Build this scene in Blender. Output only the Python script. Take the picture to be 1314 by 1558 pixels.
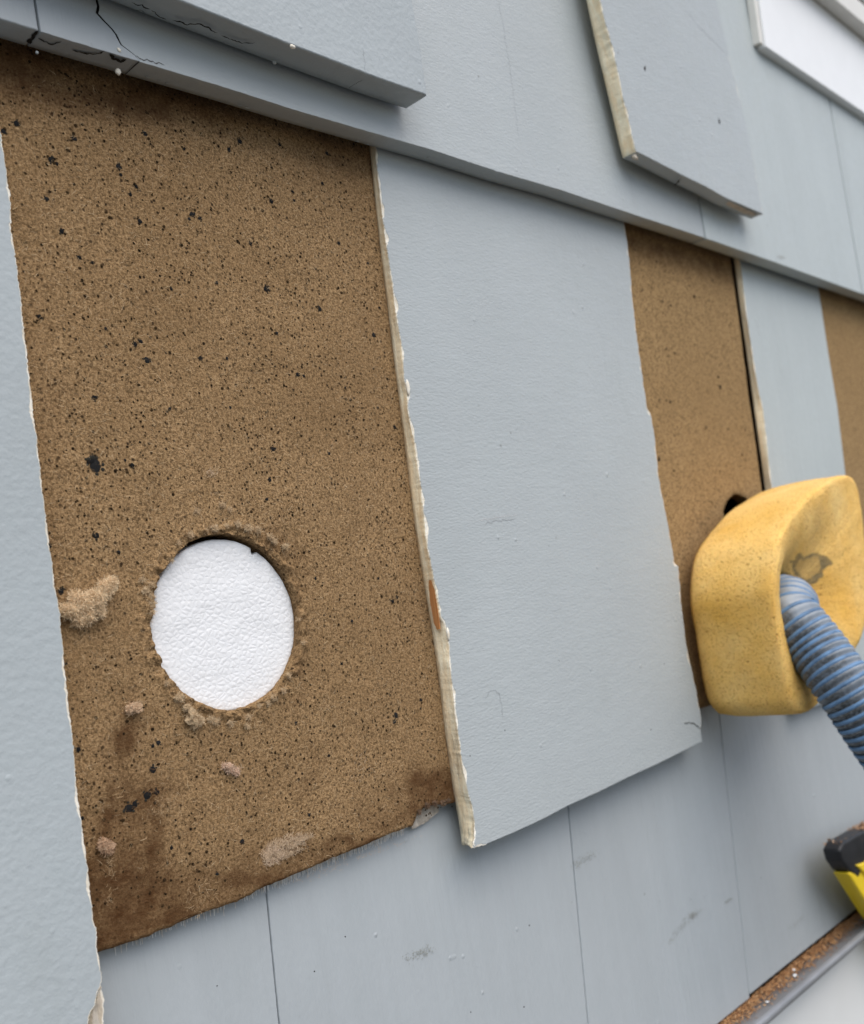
import bpy, bmesh, math, random
from mathutils import Vector, Matrix, noise
from mathutils.geometry import delaunay_2d_cdt
random.seed(11)
S = bpy.context.scene
C = S.collection
for o in list(bpy.data.objects): bpy.data.objects.remove(o)

# ------------------------------------------------------------------ camera, sky, sun, exposure
F = 1550.0; CX = 657.0; VH = (2130.0, 720.0); SL = .135
CY = VH[1] + (VH[0]-CX)*SL
D = .34
AX = Vector((VH[0]-CX, -(VH[1]-CY), -F)).normalized()
AZ = Vector((-SL, 1, 0)).normalized()
AY = AZ.cross(AX)
cd = bpy.data.cameras.new('camera'); cam = bpy.data.objects.new('camera', cd); C.objects.link(cam)
cam.matrix_world = Matrix.Translation((0, -D, 0)) @ Matrix((AX, AY, AZ)).to_4x4()
cd.sensor_fit = 'VERTICAL'; cd.sensor_height = 36; cd.lens = F/1558*36
cd.shift_y = (CY-779)/1558; cd.clip_start = .01; cd.clip_end = 500
cd.dof.use_dof = True; cd.dof.focus_distance = .415; cd.dof.aperture_fstop = cd.lens/2.8
S.camera = cam
S.render.resolution_x = 864; S.render.resolution_y = 1024

W = bpy.data.worlds.new('World'); S.world = W; W.use_nodes = True
wn = W.node_tree; bg = wn.nodes['Background']
sky = wn.nodes.new('ShaderNodeTexSky'); sky.sky_type = 'NISHITA'; sky.sun_disc = False
SE, SA = 55, -32          # elevation; azimuth of the sun, degrees from the wall's outward normal, negative = towards the left
sky.sun_elevation = math.radians(SE); sky.sun_rotation = math.radians(180+SA)
sky.air_density = 1.0; sky.dust_density = 3.0; sky.ozone_density = 1.0; sky.altitude = 50
wn.links.new(sky.outputs[0], bg.inputs[0]); bg.inputs[1].default_value = .085
sd = bpy.data.lights.new('sun', 'SUN'); sd.energy = 1.5; sd.angle = math.radians(62); sd.color = (1, .965, .92)
sun = bpy.data.objects.new('sun', sd); C.objects.link(sun)
a_, e_ = math.radians(SA), math.radians(SE)
sdir = Vector((math.sin(a_)*math.cos(e_), -math.cos(a_)*math.cos(e_), math.sin(e_)))
sun.rotation_euler = sdir.to_track_quat('Z', 'Y').to_euler(); sun.location = sdir*3
S.view_settings.view_transform = 'Standard'; S.view_settings.look = 'None'
S.view_settings.exposure = .94; S.view_settings.gamma = 1; S.view_settings.use_curve_mapping = False

# ------------------------------------------------------------------ helpers
def ray(px, py):
    d = Vector(((px-CX)/F, -(py-CY)/F, -1)); return Vector((d.dot(AX), d.dot(AY), d.dot(AZ)))
def P(px, py, a, b=0):
    """point of the plane 'a + b*z metres out from the board face' seen at a pixel of the photograph"""
    r = ray(px, py); t = (D-a)/(r.y+b*r.z); return Vector((r.x*t, r.y*t-D, r.z*t))
def N1(x, y=0, z=0, o=4): return noise.fractal(Vector((x, y, z)), 1.0, 2.0, o)
def tag(o, label=None, cat=None, group=None, kind=None):
    for k, v in (('label', label), ('category', cat), ('group', group), ('kind', kind)):
        if v: o[k] = v
    return o
def empty(name, loc, label, cat, group=None, kind=None):
    o = bpy.data.objects.new(name, None); o.empty_display_size = .05; C.objects.link(o); o.location = loc
    return tag(o, label, cat, group, kind)
def obj(name, V, Fc, mats, parent=None, mi=None, smooth=None, col=None, at=None):
    V = [Vector(v) for v in V]
    lo = Vector((min(v.x for v in V), min(v.y for v in V), min(v.z for v in V)))
    hi = Vector((max(v.x for v in V), max(v.y for v in V), max(v.z for v in V)))
    c = (lo+hi)/2
    me = bpy.data.meshes.new(name); me.from_pydata([v-c for v in V], [], Fc)
    if not isinstance(mats, (list, tuple)): mats = [mats]
    for m in mats: me.materials.append(m)
    if mi: me.polygons.foreach_set('material_index', mi)
    if smooth is True: me.polygons.foreach_set('use_smooth', [True]*len(Fc))
    elif smooth: me.polygons.foreach_set('use_smooth', smooth)
    if col:
        ca = me.color_attributes.new('tint', 'FLOAT_COLOR', 'POINT')
        ca.data.foreach_set('color', [x for cc in col for x in (cc[0], cc[1], cc[2], 1)])
    if at:
        aa = me.attributes.new('darkening', 'FLOAT', 'POINT'); aa.data.foreach_set('value', at)
    me.update()
    o = bpy.data.objects.new(name, me); C.objects.link(o)
    base = Vector((0, 0, 0))
    if parent:
        o.parent = parent; q = parent
        while q: base += q.location; q = q.parent
    o.location = c-base
    return o

# ------------------------------------------------------------------ materials
def mat(name, rough=.6, spec=.3):
    m = bpy.data.materials.new(name); m.use_nodes = True; nt = m.node_tree
    b = nt.nodes['Principled BSDF']; b.inputs['Roughness'].default_value = rough
    b.inputs['Specular IOR Level'].default_value = spec
    return m, nt, b
class G:
    """small node-graph helper"""
    def __init__(s, nt):
        s.nt = nt; s.tc = nt.nodes.new('ShaderNodeTexCoord'); s.oi = nt.nodes.new('ShaderNodeObjectInfo')
        v = nt.nodes.new('ShaderNodeVectorMath'); v.operation = 'ADD'
        m = nt.nodes.new('ShaderNodeMath'); m.operation = 'MULTIPLY'; m.inputs[1].default_value = 7.0
        nt.links.new(s.oi.outputs['Random'], m.inputs[0])
        nt.links.new(s.tc.outputs['Object'], v.inputs[0]); nt.links.new(m.outputs[0], v.inputs[1]); s.co = v.outputs[0]
    def link(s, a, b):
        if hasattr(a, 'is_linked') or hasattr(a, 'links'): s.nt.links.new(a, b)
        else: b.default_value = a if not isinstance(a, tuple) or len(a) != 3 or b.type == 'VECTOR' else (*a, 1)
    def map(s, sc, rot=(0, 0, 0)):
        n = s.nt.nodes.new('ShaderNodeMapping'); n.inputs['Scale'].default_value = sc; n.inputs['Rotation'].default_value = rot
        s.nt.links.new(s.co, n.inputs[0]); return n.outputs[0]
    def noise(s, sc, det=4, rough=.55, co=None, dist=0):
        n = s.nt.nodes.new('ShaderNodeTexNoise'); n.inputs['Scale'].default_value = sc
        n.inputs['Detail'].default_value = det; n.inputs['Roughness'].default_value = rough; n.inputs['Distortion'].default_value = dist
        s.nt.links.new(co or s.co, n.inputs['Vector']); return n.outputs[0]
    def vor(s, sc, feat='F1', co=None, out=0, rnd=1):
        n = s.nt.nodes.new('ShaderNodeTexVoronoi'); n.inputs['Scale'].default_value = sc; n.feature = feat
        n.inputs['Randomness'].default_value = rnd
        s.nt.links.new(co or s.co, n.inputs['Vector']); return n.outputs[out]
    def ramp(s, a, lo, hi, v0=0., v1=1.):
        n = s.nt.nodes.new('ShaderNodeMapRange'); s.nt.links.new(a, n.inputs[0])
        for i, v in enumerate((lo, hi, v0, v1)): n.inputs[i+1].default_value = v
        return n.outputs[0]
    def math(s, op, a, b=0.):
        n = s.nt.nodes.new('ShaderNodeMath'); n.operation = op; s.link(a, n.inputs[0]); s.link(b, n.inputs[1]); return n.outputs[0]
    def mix(s, f, a, b, mode='MIX'):
        n = s.nt.nodes.new('ShaderNodeMix'); n.data_type = 'RGBA'; n.blend_type = mode
        s.link(f, n.inputs[0]); s.link(a, n.inputs[6]); s.link(b, n.inputs[7]); return n.outputs[2]
    def attr(s, name, out='Color'):
        n = s.nt.nodes.new('ShaderNodeAttribute'); n.attribute_name = name; return n.outputs[out]
    def bump(s, h, dist, strength=1., prev=None):
        n = s.nt.nodes.new('ShaderNodeBump'); n.inputs['Distance'].default_value = dist; n.inputs['Strength'].default_value = strength
        s.nt.links.new(h, n.inputs['Height'])
        if prev: s.nt.links.new(prev, n.inputs['Normal'])
        return n.outputs[0]

def paint(name, c, stretch=(1, 1, 1), amp=.00025, sc=420, brush=0., rough=.5, dirt=.25):
    m, nt, b = mat(name, rough, .35); g = G(nt)
    big = g.noise(9, 3); mid = g.noise(60, 4)
    col = g.mix(g.ramp(big, .3, .7), tuple(x*.95 for x in c), tuple(x*1.04 for x in c))
    col = g.mix(g.ramp(mid, .42, .75, 0, .22), col, (c[0]*.93, c[1]*.96, c[2]*.95))
    sp = g.vor(95); spn = g.noise(23, 2)
    f = g.math('MULTIPLY', g.ramp(sp, .05, .1, 1, 0), g.ramp(spn, .62, .68, 0, .55))
    col = g.mix(f, col, (.13, .13, .12))                                   # fly specks
    sm = g.noise(14, 6, .65, g.map((1.6, 1, .6)))
    col = g.mix(g.ramp(sm, .6, .82, 0, dirt), col, (c[0]*.72, c[1]*.72, c[2]*.66))
    if brush:
        vs = g.noise(1, 3, .6, g.map((60, 1, 3))); col = g.mix(g.ramp(vs, .38, .66, 0, .3), col, tuple(x*1.10 for x in c))
        vs = g.noise(1, 3, .6, g.map((200, 1, 6))); col = g.mix(g.ramp(vs, .5, .75, 0, .3), col, tuple(x*.92 for x in c))
    nt.links.new(col, b.inputs['Base Color'])
    co = g.map(stretch)
    h = g.noise(sc, 3, .5, co)
    n1 = g.bump(g.ramp(h, .25, .75), amp*.75, .8)
    h2 = g.noise(90, 4, .55, co)
    n1 = g.bump(h2, .0006, .36, n1)
    st_ = g.noise(1, 3, .5, g.map((160, 1, 9))); n1 = g.bump(st_, .0004, .35, n1)
    if brush:
        br = g.noise(1, 4, .6, g.map((420, 1, 14)))
        n1 = g.bump(br, .0003, brush, n1)
        lg = g.noise(1, 2, .5, g.map((75, 1, 4)))
        n1 = g.bump(lg, .0015, brush*.6, n1)
    pk = g.vor(130, 'SMOOTH_F1'); pkn = g.noise(31, 2)
    n1 = g.bump(g.math('MULTIPLY', g.ramp(pk, .0, .16, 1, 0), g.ramp(pkn, .6, .66, 0, 1)), .0006, .6, n1)
    nt.links.new(n1, b.inputs['Normal'])
    nt.links.new(g.ramp(g.noise(200, 3), .3, .7, rough-.07, rough+.12), b.inputs['Roughness'])
    return m
PB = (.410, .447, .455)
paint_roll = paint('grey_blue_paint_rolled', PB, (.8, 1, 2.1), .0002, 480)
paint_lump = paint('grey_blue_paint_orange_peel', (.392, .434, .448), (1, 1, 1), .00024, 400)
paint_brush = paint('grey_blue_paint_brushed', (.378, .412, .428), (1, 1, .6), .0001, 520, .8)
paint_pale = paint('pale_grey_green_paint', (.43, .475, .475), (1, 1, .7), .00018, 420, .3)

def edge_mat(name='peeled_cream_edge', grime=.9, wood=.4, c=(.97, .82, .56), zone=True):
    m, nt, b = mat(name, .8, .15); g = G(nt)
    st = g.noise(1, 5, .65, g.map((300, 300, 45)), .5); s2 = g.noise(1, 5, .7, g.map((500, 240, 90)), 1.5)
    s3 = g.noise(1, 5, .75, g.map((160, 420, 60)))
    col = g.mix(g.ramp(st, .35, .65), (min(.97, c[0]*1.05), min(.93, c[1]*1.1), c[2]*1.22), (c[0]*.97, c[1]*.92, c[2]*.86))
    col = g.mix(g.ramp(s2, .64, .70, 0, wood), col, (.42, .22, .10))
    ge = nt.nodes.new('ShaderNodeNewGeometry'); sx_ = nt.nodes.new('ShaderNodeSeparateXYZ'); nt.links.new(ge.outputs['Position'], sx_.inputs[0])
    gr = g.noise(22, 3); low = g.ramp(sx_.outputs[2], -.02, -.09, .0, .9) if zone else g.ramp(gr, .4, .6, .5, 1)
    col = g.mix(g.math('MULTIPLY', g.math('MULTIPLY', g.ramp(s3, .48, .60, 0, 1), g.ramp(gr, .35, .6, .35, 1)), g.math('MULTIPLY', low, grime)), col, (.13, .115, .09))
    nt.links.new(col, b.inputs['Base Color'])
    n = g.bump(s2, .0009, .8); n = g.bump(s3, .0005, .7, n); nt.links.new(n, b.inputs['Normal'])
    return m
cream = edge_mat(); 
cream_dirty = edge_mat('weathered_edge_grain', .8, .5, (.60, .53, .42), False)
primer, _nt, _b = mat('old_white_primer', .75, .2); _g = G(_nt)
_nt.links.new(_g.mix(_g.ramp(_g.noise(300, 4), .4, .7), (.86, .82, .72), (.66, .59, .46)), _b.inputs['Base Color'])

def plain(name, c, rough=.7, var=.12, sc=200, bump=.0002, metal=0, spec=.3):
    m, nt, b = mat(name, rough, spec); g = G(nt); n = g.noise(sc, 4)
    nt.links.new(g.mix(g.ramp(n, .3, .7), tuple(x*(1-var) for x in c), tuple(x*(1+var) for x in c)), b.inputs['Base Color'])
    nt.links.new(g.bump(n, bump, .7), b.inputs['Normal']); b.inputs['Metallic'].default_value = metal
    return m
wood_m, _nt, _b = mat('bare_orange_wood', .75, .2); _g = G(_nt)
_w = _g.noise(1, 4, .6, _g.map((900, 900, 40)))
_nt.links.new(_g.mix(_g.ramp(_w, .3, .7), (.56, .27, .10), (.40, .17, .06)), _b.inputs['Base Color'])
crack_m = plain('crack_black', (.018, .017, .015), .95, .2)
white_trim = plain('white_trim_paint', (.85, .865, .86), .4, .015, 60, .0002)
white_band = plain('white_vinyl', (.72, .71, .66), .45, .02, 60, .0001)
foot_wall = plain('pale_painted_base', (.76, .775, .76), .6, .04, 12, .0004)
ground_m = plain('bounce_ground', (.085, .083, .077), .9, .2, 3, .004)

def board_mat(name, c0, c1, speck):
    m, nt, b = mat(name, .92, .1); g = G(nt)
    fa = g.noise(1, 3, .7, g.map((1500, 1500, 500), (0, .5, 0)), 1.2)
    fb = g.noise(1, 3, .7, g.map((520, 1500, 1500), (0, .4, 0)), 1.2)
    fm = g.math('MAXIMUM', fa, fb)
    fine = g.noise(2400, 3, .7); grain = g.noise(900, 4, .8)
    col = g.mix(g.ramp(fm, .42, .72), c0, c1)
    col = g.mix(g.ramp(grain, .38, .56, .95, 0), col, tuple(x*.30 for x in c0))
    col = g.mix(g.ramp(fine, .60, .75, 0, .5), col, tuple(min(1, x*1.5) for x in c1))
    big = g.noise(14, 4, .6)
    col = g.mix(g.ramp(big, .35, .7, .0, .4), col, tuple(x*.68 for x in c0))
    sp = g.vor(330); spn = g.noise(60, 2)
    col = g.mix(g.math('MULTIPLY', g.ramp(sp, .14, .26, speck, 0), g.ramp(spn, .38, .6, .3, 1)), col, (.045, .028, .015))
    st = g.attr('darkening', 'Fac')
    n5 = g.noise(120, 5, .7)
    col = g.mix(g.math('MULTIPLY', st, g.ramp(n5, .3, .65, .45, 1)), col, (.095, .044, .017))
    nt.links.new(col, b.inputs['Base Color'])
    n = g.bump(fm, .0009, .8); n = g.bump(grain, .0008, .7, n); nt.links.new(n, b.inputs['Normal'])
    return m
board_m = board_mat('brown_fibreboard', (.315, .19, .086), (.68, .455, .24), 1.)
board_far = board_mat('tan_fibreboard', (.42, .272, .125), (.54, .365, .18), .7)
def tint_mat(name, rough=.9, spec=.1, sss=0):
    m, nt, b = mat(name, rough, spec); g = G(nt); nt.links.new(g.attr('tint'), b.inputs['Base Color']); return m
fibre_m = tint_mat('loose_fibre'); speck_m = tint_mat('mould')

# ------------------------------------------------------------------ slab: one shingle
def slab(name, pts, a, b, ba, bb, mats, parent, label=None, step=.0012, chip=.0009, seed=0, world=False, ch=.0006, split=None):
    """pts: (px, py, kind) outline on the front face, clockwise or not; kind of the edge that starts there:
    'c' clean painted, 'd' damaged. front face lies a+b*z out from the board face, back face ba+bb*z."""
    W3 = [(P(p[0], p[1], a, b) if not world else Vector((p[0], -(a+b*p[1]), p[1])), p[2] if len(p) > 2 else 'c') for p in pts]
    ring = []
    n = len(W3)
    for i in range(n):
        p, k = W3[i]; q = W3[(i+1) % n][0]; L = (q-p).length; m = max(1, int(L/(step if k != 'h' else .02)))
        e = (q-p).normalized(); nr = Vector((e.z, 0, -e.x))
        for j in range(m):
            t = j/m; v = p.lerp(q, t)
            w = min(1, t*m/3, (1-t)*m/3) if k == 'd' else 1
            am = .0007 if k == 'd' else .00012
            j_ = N1(v.x*260+seed, v.z*260, seed*1.7)*am*(.4 if k == 'd' else 1) + (N1(v.x*1300, v.z*1300, seed, 2)*am*.5)
            ring.append((v+nr*j_, k, v))
    area = sum(ring[i][0].x*ring[(i+1) % len(ring)][0].z-ring[(i+1) % len(ring)][0].x*ring[i][0].z for i in range(len(ring)))
    if area < 0: ring = [ring[0]]+ring[:0:-1]          # now counter-clockwise seen from the front
    # fix edge kinds after reversal: kinds stay attached to points, good enough at this spacing
    K = len(ring)
    def nrm(i):
        e = (ring[(i+1) % K][2]-ring[i-1][2]).normalized(); return Vector((e.z, 0, -e.x))
    V = []; Fc = []; mi = []
    fr = [r[0] for r in ring]
    nn = [nrm(i) for i in range(K)]
    def layer(f):
        s = len(V)
        for i in range(K): V.append(f(i))
        return s
    def inset(i, d, out):
        v = fr[i]-nn[i]*d; return Vector((v.x, -(a+b*v.z)+out, v.z))
    def chw(i):
        if ring[i][1] == 'd':
            v = fr[i]; x = N1(v.x*150+5+seed, v.z*150, 3.1)+.1
            return max(.0002, chip*max(0, x)*1.6+.0002)
        return ch*.8
    dist = [0]*K
    for _ in range(2):
        for i in range(K): dist[i] = 0 if ring[i][1] != 'd' else min(dist[i-1]+1, 10**6)
    d2 = [0]*K
    for _ in range(2):
        for i in range(K-1, -1, -1): d2[i] = 0 if ring[i][1] != 'd' else min(d2[(i+1) % K]+1, 10**6)
    def smooth_pt(i):
        w = min(45, dist[i]-1, d2[i]-1)
        if w < 2: return ring[i][2]
        acc = Vector((0, 0, 0))
        for k in range(-w, w+1): acc += ring[(i+k) % K][2]
        return acc/(2*w+1)
    SB = [smooth_pt(i) if ring[i][1] == 'd' else ring[i][2] for i in range(K)]
    def backp(i):
        v = SB[i]; return Vector((v.x, -(ba+bb*v.z), v.z))
    CH = [chw(i) for i in range(K)]
    for _ in range(3): CH = [(CH[i-1]+CH[i]+CH[(i+1) % K])/3 for i in range(K)]
    chw = lambda i: CH[i]
    L0 = layer(backp)
    mids = []
    for t in (.25, .5, .75):
        def f(i, t=t):
            q = backp(i).lerp(fr[i], t)
            if ring[i][1] == 'd': q = q-nn[i]*(.0002+.0003*N1(q.x*400, q.y*500+seed, q.z*25))
            return q
        mids.append(layer(f))
    L1 = layer(lambda i: Vector((fr[i].x, fr[i].y+(ch if ring[i][1] != 'd' else .0004), fr[i].z)))
    L2 = layer(lambda i: inset(i, chw(i)*.35, chw(i)*.25 if ring[i][1] == 'd' else ch*.3))
    L3 = layer(lambda i: inset(i, chw(i), 0 if ring[i][1] != 'd' else .00016))
    L4 = layer(lambda i: inset(i, chw(i)+.00015, 0))
    ls = [L0]+mids+[L1, L2, L3, L4]
    sm = []
    for q in range(len(ls)-1):
        A, B = ls[q], ls[q+1]
        for i in range(K):
            j = (i+1) % K
            Fc.append((A+i, A+j, B+j, B+i))
            d = ring[i][1] == 'd'
            mi.append((1 if q < 4 else (2 if q < 6 else 0)) if d else (1 if ring[i][1] == 'k' and q < 5 else 0)); sm.append(not d or q < 4)
    cdt = delaunay_2d_cdt([Vector((V[L4+i].x, V[L4+i].z)) for i in range(K)], [], [list(range(K))], 1, 1e-7)
    k0 = len(V)
    for v in cdt[0]: V.append(Vector((v.x, -(a+b*v.y), v.y)))
    for f in cdt[2]: Fc.append(tuple(k0+i for i in f)); mi.append(0); sm.append(False)
    Fc.append(tuple(L0+i for i in range(K-1, -1, -1))); mi.append(1); sm.append(False)
    o = obj(name, V, Fc, mats, parent, mi, sm)
    if label: o['label'] = label
    return o
def crackline(parent, pts, a, b, w=.0006, name='crack', under=None, m=None, seed=1):
    """a thin split in the paint: jagged dark gap laid on the face"""
    V = []; Fc = []; q = []
    PP = [P(x, y, a, b) if under is None else under(x, y) for x, y in pts]
    for i in range(len(PP)-1):
        n = max(2, int((PP[i+1]-PP[i]).length/.0008))
        for j in range(n):
            v = PP[i].lerp(PP[i+1], j/n); q.append(v)
    q.append(PP[-1])
    for i, v in enumerate(q):
        t = i/(len(q)-1); d = (q[min(i+1, len(q)-1)]-q[max(i-1, 0)]).normalized()
        view = (Vector((0, -D, 0))-v).normalized() if under is None else Vector((0, 0, -1))
        up = Vector((0, -1, 0)) if under is None else Vector((0, 0, -1))
        s = d.cross(up).normalized()
        jx = N1(v.x*500+seed, v.y*300, v.z*500)*.0010
        ww = w*(.5+.9*abs(N1(v.x*900, seed, v.z*900)))*min(1, (t+.02)*8, (1.02-t)*8)
        V += [v+s*(jx+ww)+up*.00012, v+s*(jx-ww)+up*.00012]
        if i: k = 2*i; Fc.append((k-2, k-1, k+1, k))
    return obj(name, V, Fc, m or crack_m, parent)
def blob(name, c, r, m, parent=None, sc=(1, 1, 1), seed=0, rgh=.3, sub=2):
    bm = bmesh.new(); bmesh.ops.create_icosphere(bm, subdivisions=sub, radius=1)
    V = []; idx = {}
    for v in bm.verts:
        idx[v] = len(V); k = 1+rgh*N1(v.co.x*1.3+seed, v.co.y*1.3, v.co.z*1.3)*1.2
        V.append(Vector(c)+Vector((v.co.x*sc[0], v.co.y*sc[1], v.co.z*sc[2]))*r*k)
    Fc = [tuple(idx[v] for v in f.verts) for f in bm.faces]; bm.free()
    return V, Fc
def fibre(V, Fc, col, p, d, L, w, c, curl=.5, n=3, flat=None):
    q = Vector(p); d = Vector(d).normalized()
    s = d.cross(Vector((random.uniform(-.4, .4), -1, random.uniform(-.4, .4)))).normalized()
    k0 = len(V)
    for i in range(n+1):
        ww = w*(1 if 0 < i < n else .5); V.append(q+s*ww); V.append(q-s*ww); col.append(c); col.append(c)
        d = (d+Vector((random.gauss(0, curl), random.gauss(0, curl)*(flat if flat is not None else 1), random.gauss(0, curl)))).normalized()
        q = q+d*(L/n)
        if i: k = k0+2*i; Fc.append((k-2, k-1, k+1, k))

# ------------------------------------------------------------------ ground
g0 = obj('ground', [(-40, -40, -1.4), (40, -40, -1.4), (40, 40, -1.4), (-40, 40, -1.4)], [(0, 1, 2, 3)], ground_m)  # unseen sheet added to set the bounce light on the undersides
tag(g0, kind='structure')

# ------------------------------------------------------------------ the shingled wall
wall = empty('shingled_wall', (.5, 0, -1.4), 'grey blue painted shingle wall with one row stripped back to brown fibreboard', 'wall')
core = [(-.3, .012, -1.4), (1.7, .012, -1.4), (1.7, .3, -1.4), (-.3, .3, -1.4), (-.3, .012, 1.1), (1.7, .012, 1.1), (1.7, .3, 1.1), (-.3, .3, 1.1)]
# the body of the wall behind the boards: hollow shell, open only where the second hole is
hx0, hx1, hz0, hz1 = .60, .74, -.04, .08
V = [(-.3, .013, -1.4), (1.7, .013, -1.4), (1.7, .013, 1.1), (-.3, .013, 1.1), (hx0, .013, hz0), (hx1, .013, hz0), (hx1, .013, hz1), (hx0, .013, hz1)]
V += [(x, .30, z) for x, z in ((-.3, -1.4), (1.7, -1.4), (1.7, 1.1), (-.3, 1.1))]
Fc = [(0, 1, 5, 4), (1, 2, 6, 5), (2, 3, 7, 6), (3, 0, 4, 7), (0, 3, 11, 8), (1, 9, 10, 2), (3, 2, 10, 11), (0, 8, 9, 1), (8, 11, 10, 9)]
obj('sheathing', V, Fc, plain('dark_old_sheathing', (.07, .05, .035), .95, .3), wall)

# stains of the fibreboard, its top band partly painted shade of the overhang: (px, py, rx, ry, strength)
STAIN_SHADE = [(215, 1215, 42, 36, .8), (175, 1340, 60, 120, .8), (190, 1110, 28, 40, .5), (330, 1370, 150, 40, .6), (480, 1310, 130, 28, .6),
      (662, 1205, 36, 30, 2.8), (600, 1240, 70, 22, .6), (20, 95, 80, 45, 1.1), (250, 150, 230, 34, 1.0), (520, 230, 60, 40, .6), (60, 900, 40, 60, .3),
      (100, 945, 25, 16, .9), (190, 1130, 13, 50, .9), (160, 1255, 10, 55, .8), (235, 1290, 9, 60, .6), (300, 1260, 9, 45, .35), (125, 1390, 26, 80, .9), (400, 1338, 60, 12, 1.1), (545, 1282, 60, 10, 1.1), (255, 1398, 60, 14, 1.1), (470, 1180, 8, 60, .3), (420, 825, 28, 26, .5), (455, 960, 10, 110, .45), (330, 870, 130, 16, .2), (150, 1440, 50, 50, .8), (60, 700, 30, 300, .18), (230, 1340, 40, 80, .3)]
def proj(v):
    u = v-Vector((0, -D, 0)); q = Vector((u.x*AX.x+u.y*AY.x+u.z*AZ.x, u.x*AX.y+u.y*AY.y+u.z*AZ.y, u.x*AX.z+u.y*AY.z+u.z*AZ.z))
    return CX+F*q.x/-q.z, CY-F*q.y/-q.z
def darkening(v):
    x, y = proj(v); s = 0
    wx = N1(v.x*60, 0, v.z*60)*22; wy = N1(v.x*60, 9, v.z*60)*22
    for (cx, cy, rx, ry, k) in STAIN_SHADE:
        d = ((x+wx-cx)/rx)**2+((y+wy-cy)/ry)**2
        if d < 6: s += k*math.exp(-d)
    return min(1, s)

def holed_board(name, outline, hc, hr, depth, m, parent, rings=70, na=420, rim=.0016, seed=0, stf=None):
    """fibreboard with a sawn round hole: rings from the ragged rim out to the outline (world x,z, counter-clockwise)"""
    cx, cz = hc
    out = []
    for i, p in enumerate(outline):
        q = outline[(i+1) % len(outline)]; L = math.hypot(q[0]-p[0], q[1]-p[1]); n = max(1, int(L/.004))
        for j in range(n): out.append((p[0]+(q[0]-p[0])*j/n, p[1]+(q[1]-p[1])*j/n))
    K = len(out); V = []; at = []; Fc = []
    def hole(i):
        th = math.atan2(out[i][1]-cz, out[i][0]-cx)
        r = hr*(1+.012*N1(math.cos(th)*2+seed, math.sin(th)*2)+.012*N1(math.cos(th)*14, math.sin(th)*14, seed))
        return cx+r*math.cos(th), cz+r*math.sin(th)
    H = [hole(i) for i in range(K)]
    for i in range(K): V.append((H[i][0], depth, H[i][1]))
    for i in range(K): V.append((H[i][0], depth*.4, H[i][1]))
    for k in range(rings+1):
        t = (k/rings)**1.7
        for i in range(K):
            x = H[i][0]+(out[i][0]-H[i][0])*t; z = H[i][1]+(out[i][1]-H[i][1])*t
            d = math.hypot(x-cx, z-cz)-hr
            y = -rim*math.exp(-(d/.0045)**2)*max(0, .45+1.3*N1(x*230, z*230, seed)) + .0010*math.exp(-d/.0015)
            y -= .0005*N1(x*45, z*45, seed+3)+.00018*N1(x*300, z*300, 2)
            if k == rings: y = max(y, -.0002)
            V.append((x, y, z))
    for i in range(K): V.append((out[i][0], depth, out[i][1]))
    for k in range(rings+3):
        for i in range(K):
            j = (i+1) % K; Fc.append((k*K+i, k*K+j, (k+1)*K+j, (k+1)*K+i))
    at = [(stf(Vector(v)) if stf else 0.) for v in V]
    o = obj(name, V, Fc, m, parent, None, True, None, at)
    return o
HC = (P(340, 946, 0).x+.0031, (P(335, 812, 0).z+P(345, 1083, 0).z)/2); HR = .0352
bpx = [(155, 1447), (215, 1428), (300, 1392), (360, 1372), (400, 1350), (450, 1330), (500, 1308), (548, 1288), (600, 1266), (628, 1256), (634, 1238), (650, 1226), (672, 1224), (688, 1222)]
bl = [P(x, y, 0) for x, y in bpx]
out = [(.04, bl[0].z)]
for i in range(len(bl)-1):
    n = 8
    for j in range(n):
        v = bl[i].lerp(bl[i+1], j/n); out.append((v.x, v.z+.0007*N1(v.x*350, 0, 1)))
out += [(bl[-1].x, bl[-1].z), (.358, bl[-1].z+.001), (.358, .27), (.04, .27)]
board1 = holed_board('backer_board', out, HC, HR, .009, board_m, wall, 90, 420, .0020, 0, darkening)
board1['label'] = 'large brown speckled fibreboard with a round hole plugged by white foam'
# board 2 (behind the sponge) and board 3
x2a, x2b = P(950, 347, 0).x-.02, P(1110, 393, 0).x+.001
zb = P(1075, 1075, 0).z
hc2 = (.682, .021)
out2 = [(x2a, zb), (x2b, zb), (x2b, .27), (x2a, .27)]
board2 = holed_board('backer_board', out2, hc2, .0275, .009, board_far, wall, 40, 200, .0006, 5, lambda v: .85*math.exp(-((v.z-.215)/.012)**2)+(.7 if v.z < -.075 else 0)*.4)  # board darker in a band near its top and along its foot
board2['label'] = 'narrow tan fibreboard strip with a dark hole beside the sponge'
x3 = P(1240, 440, 0).x-.02
b3 = slab('backer_board', [(x3, zb), (x3+.6, zb), (x3+.6, .27), (x3, .27)], -.001, 0, -.010, 0, [board_far, board_far, board_far], wall, 'tan fibreboard strip at the right edge of the picture', world=True)

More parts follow.
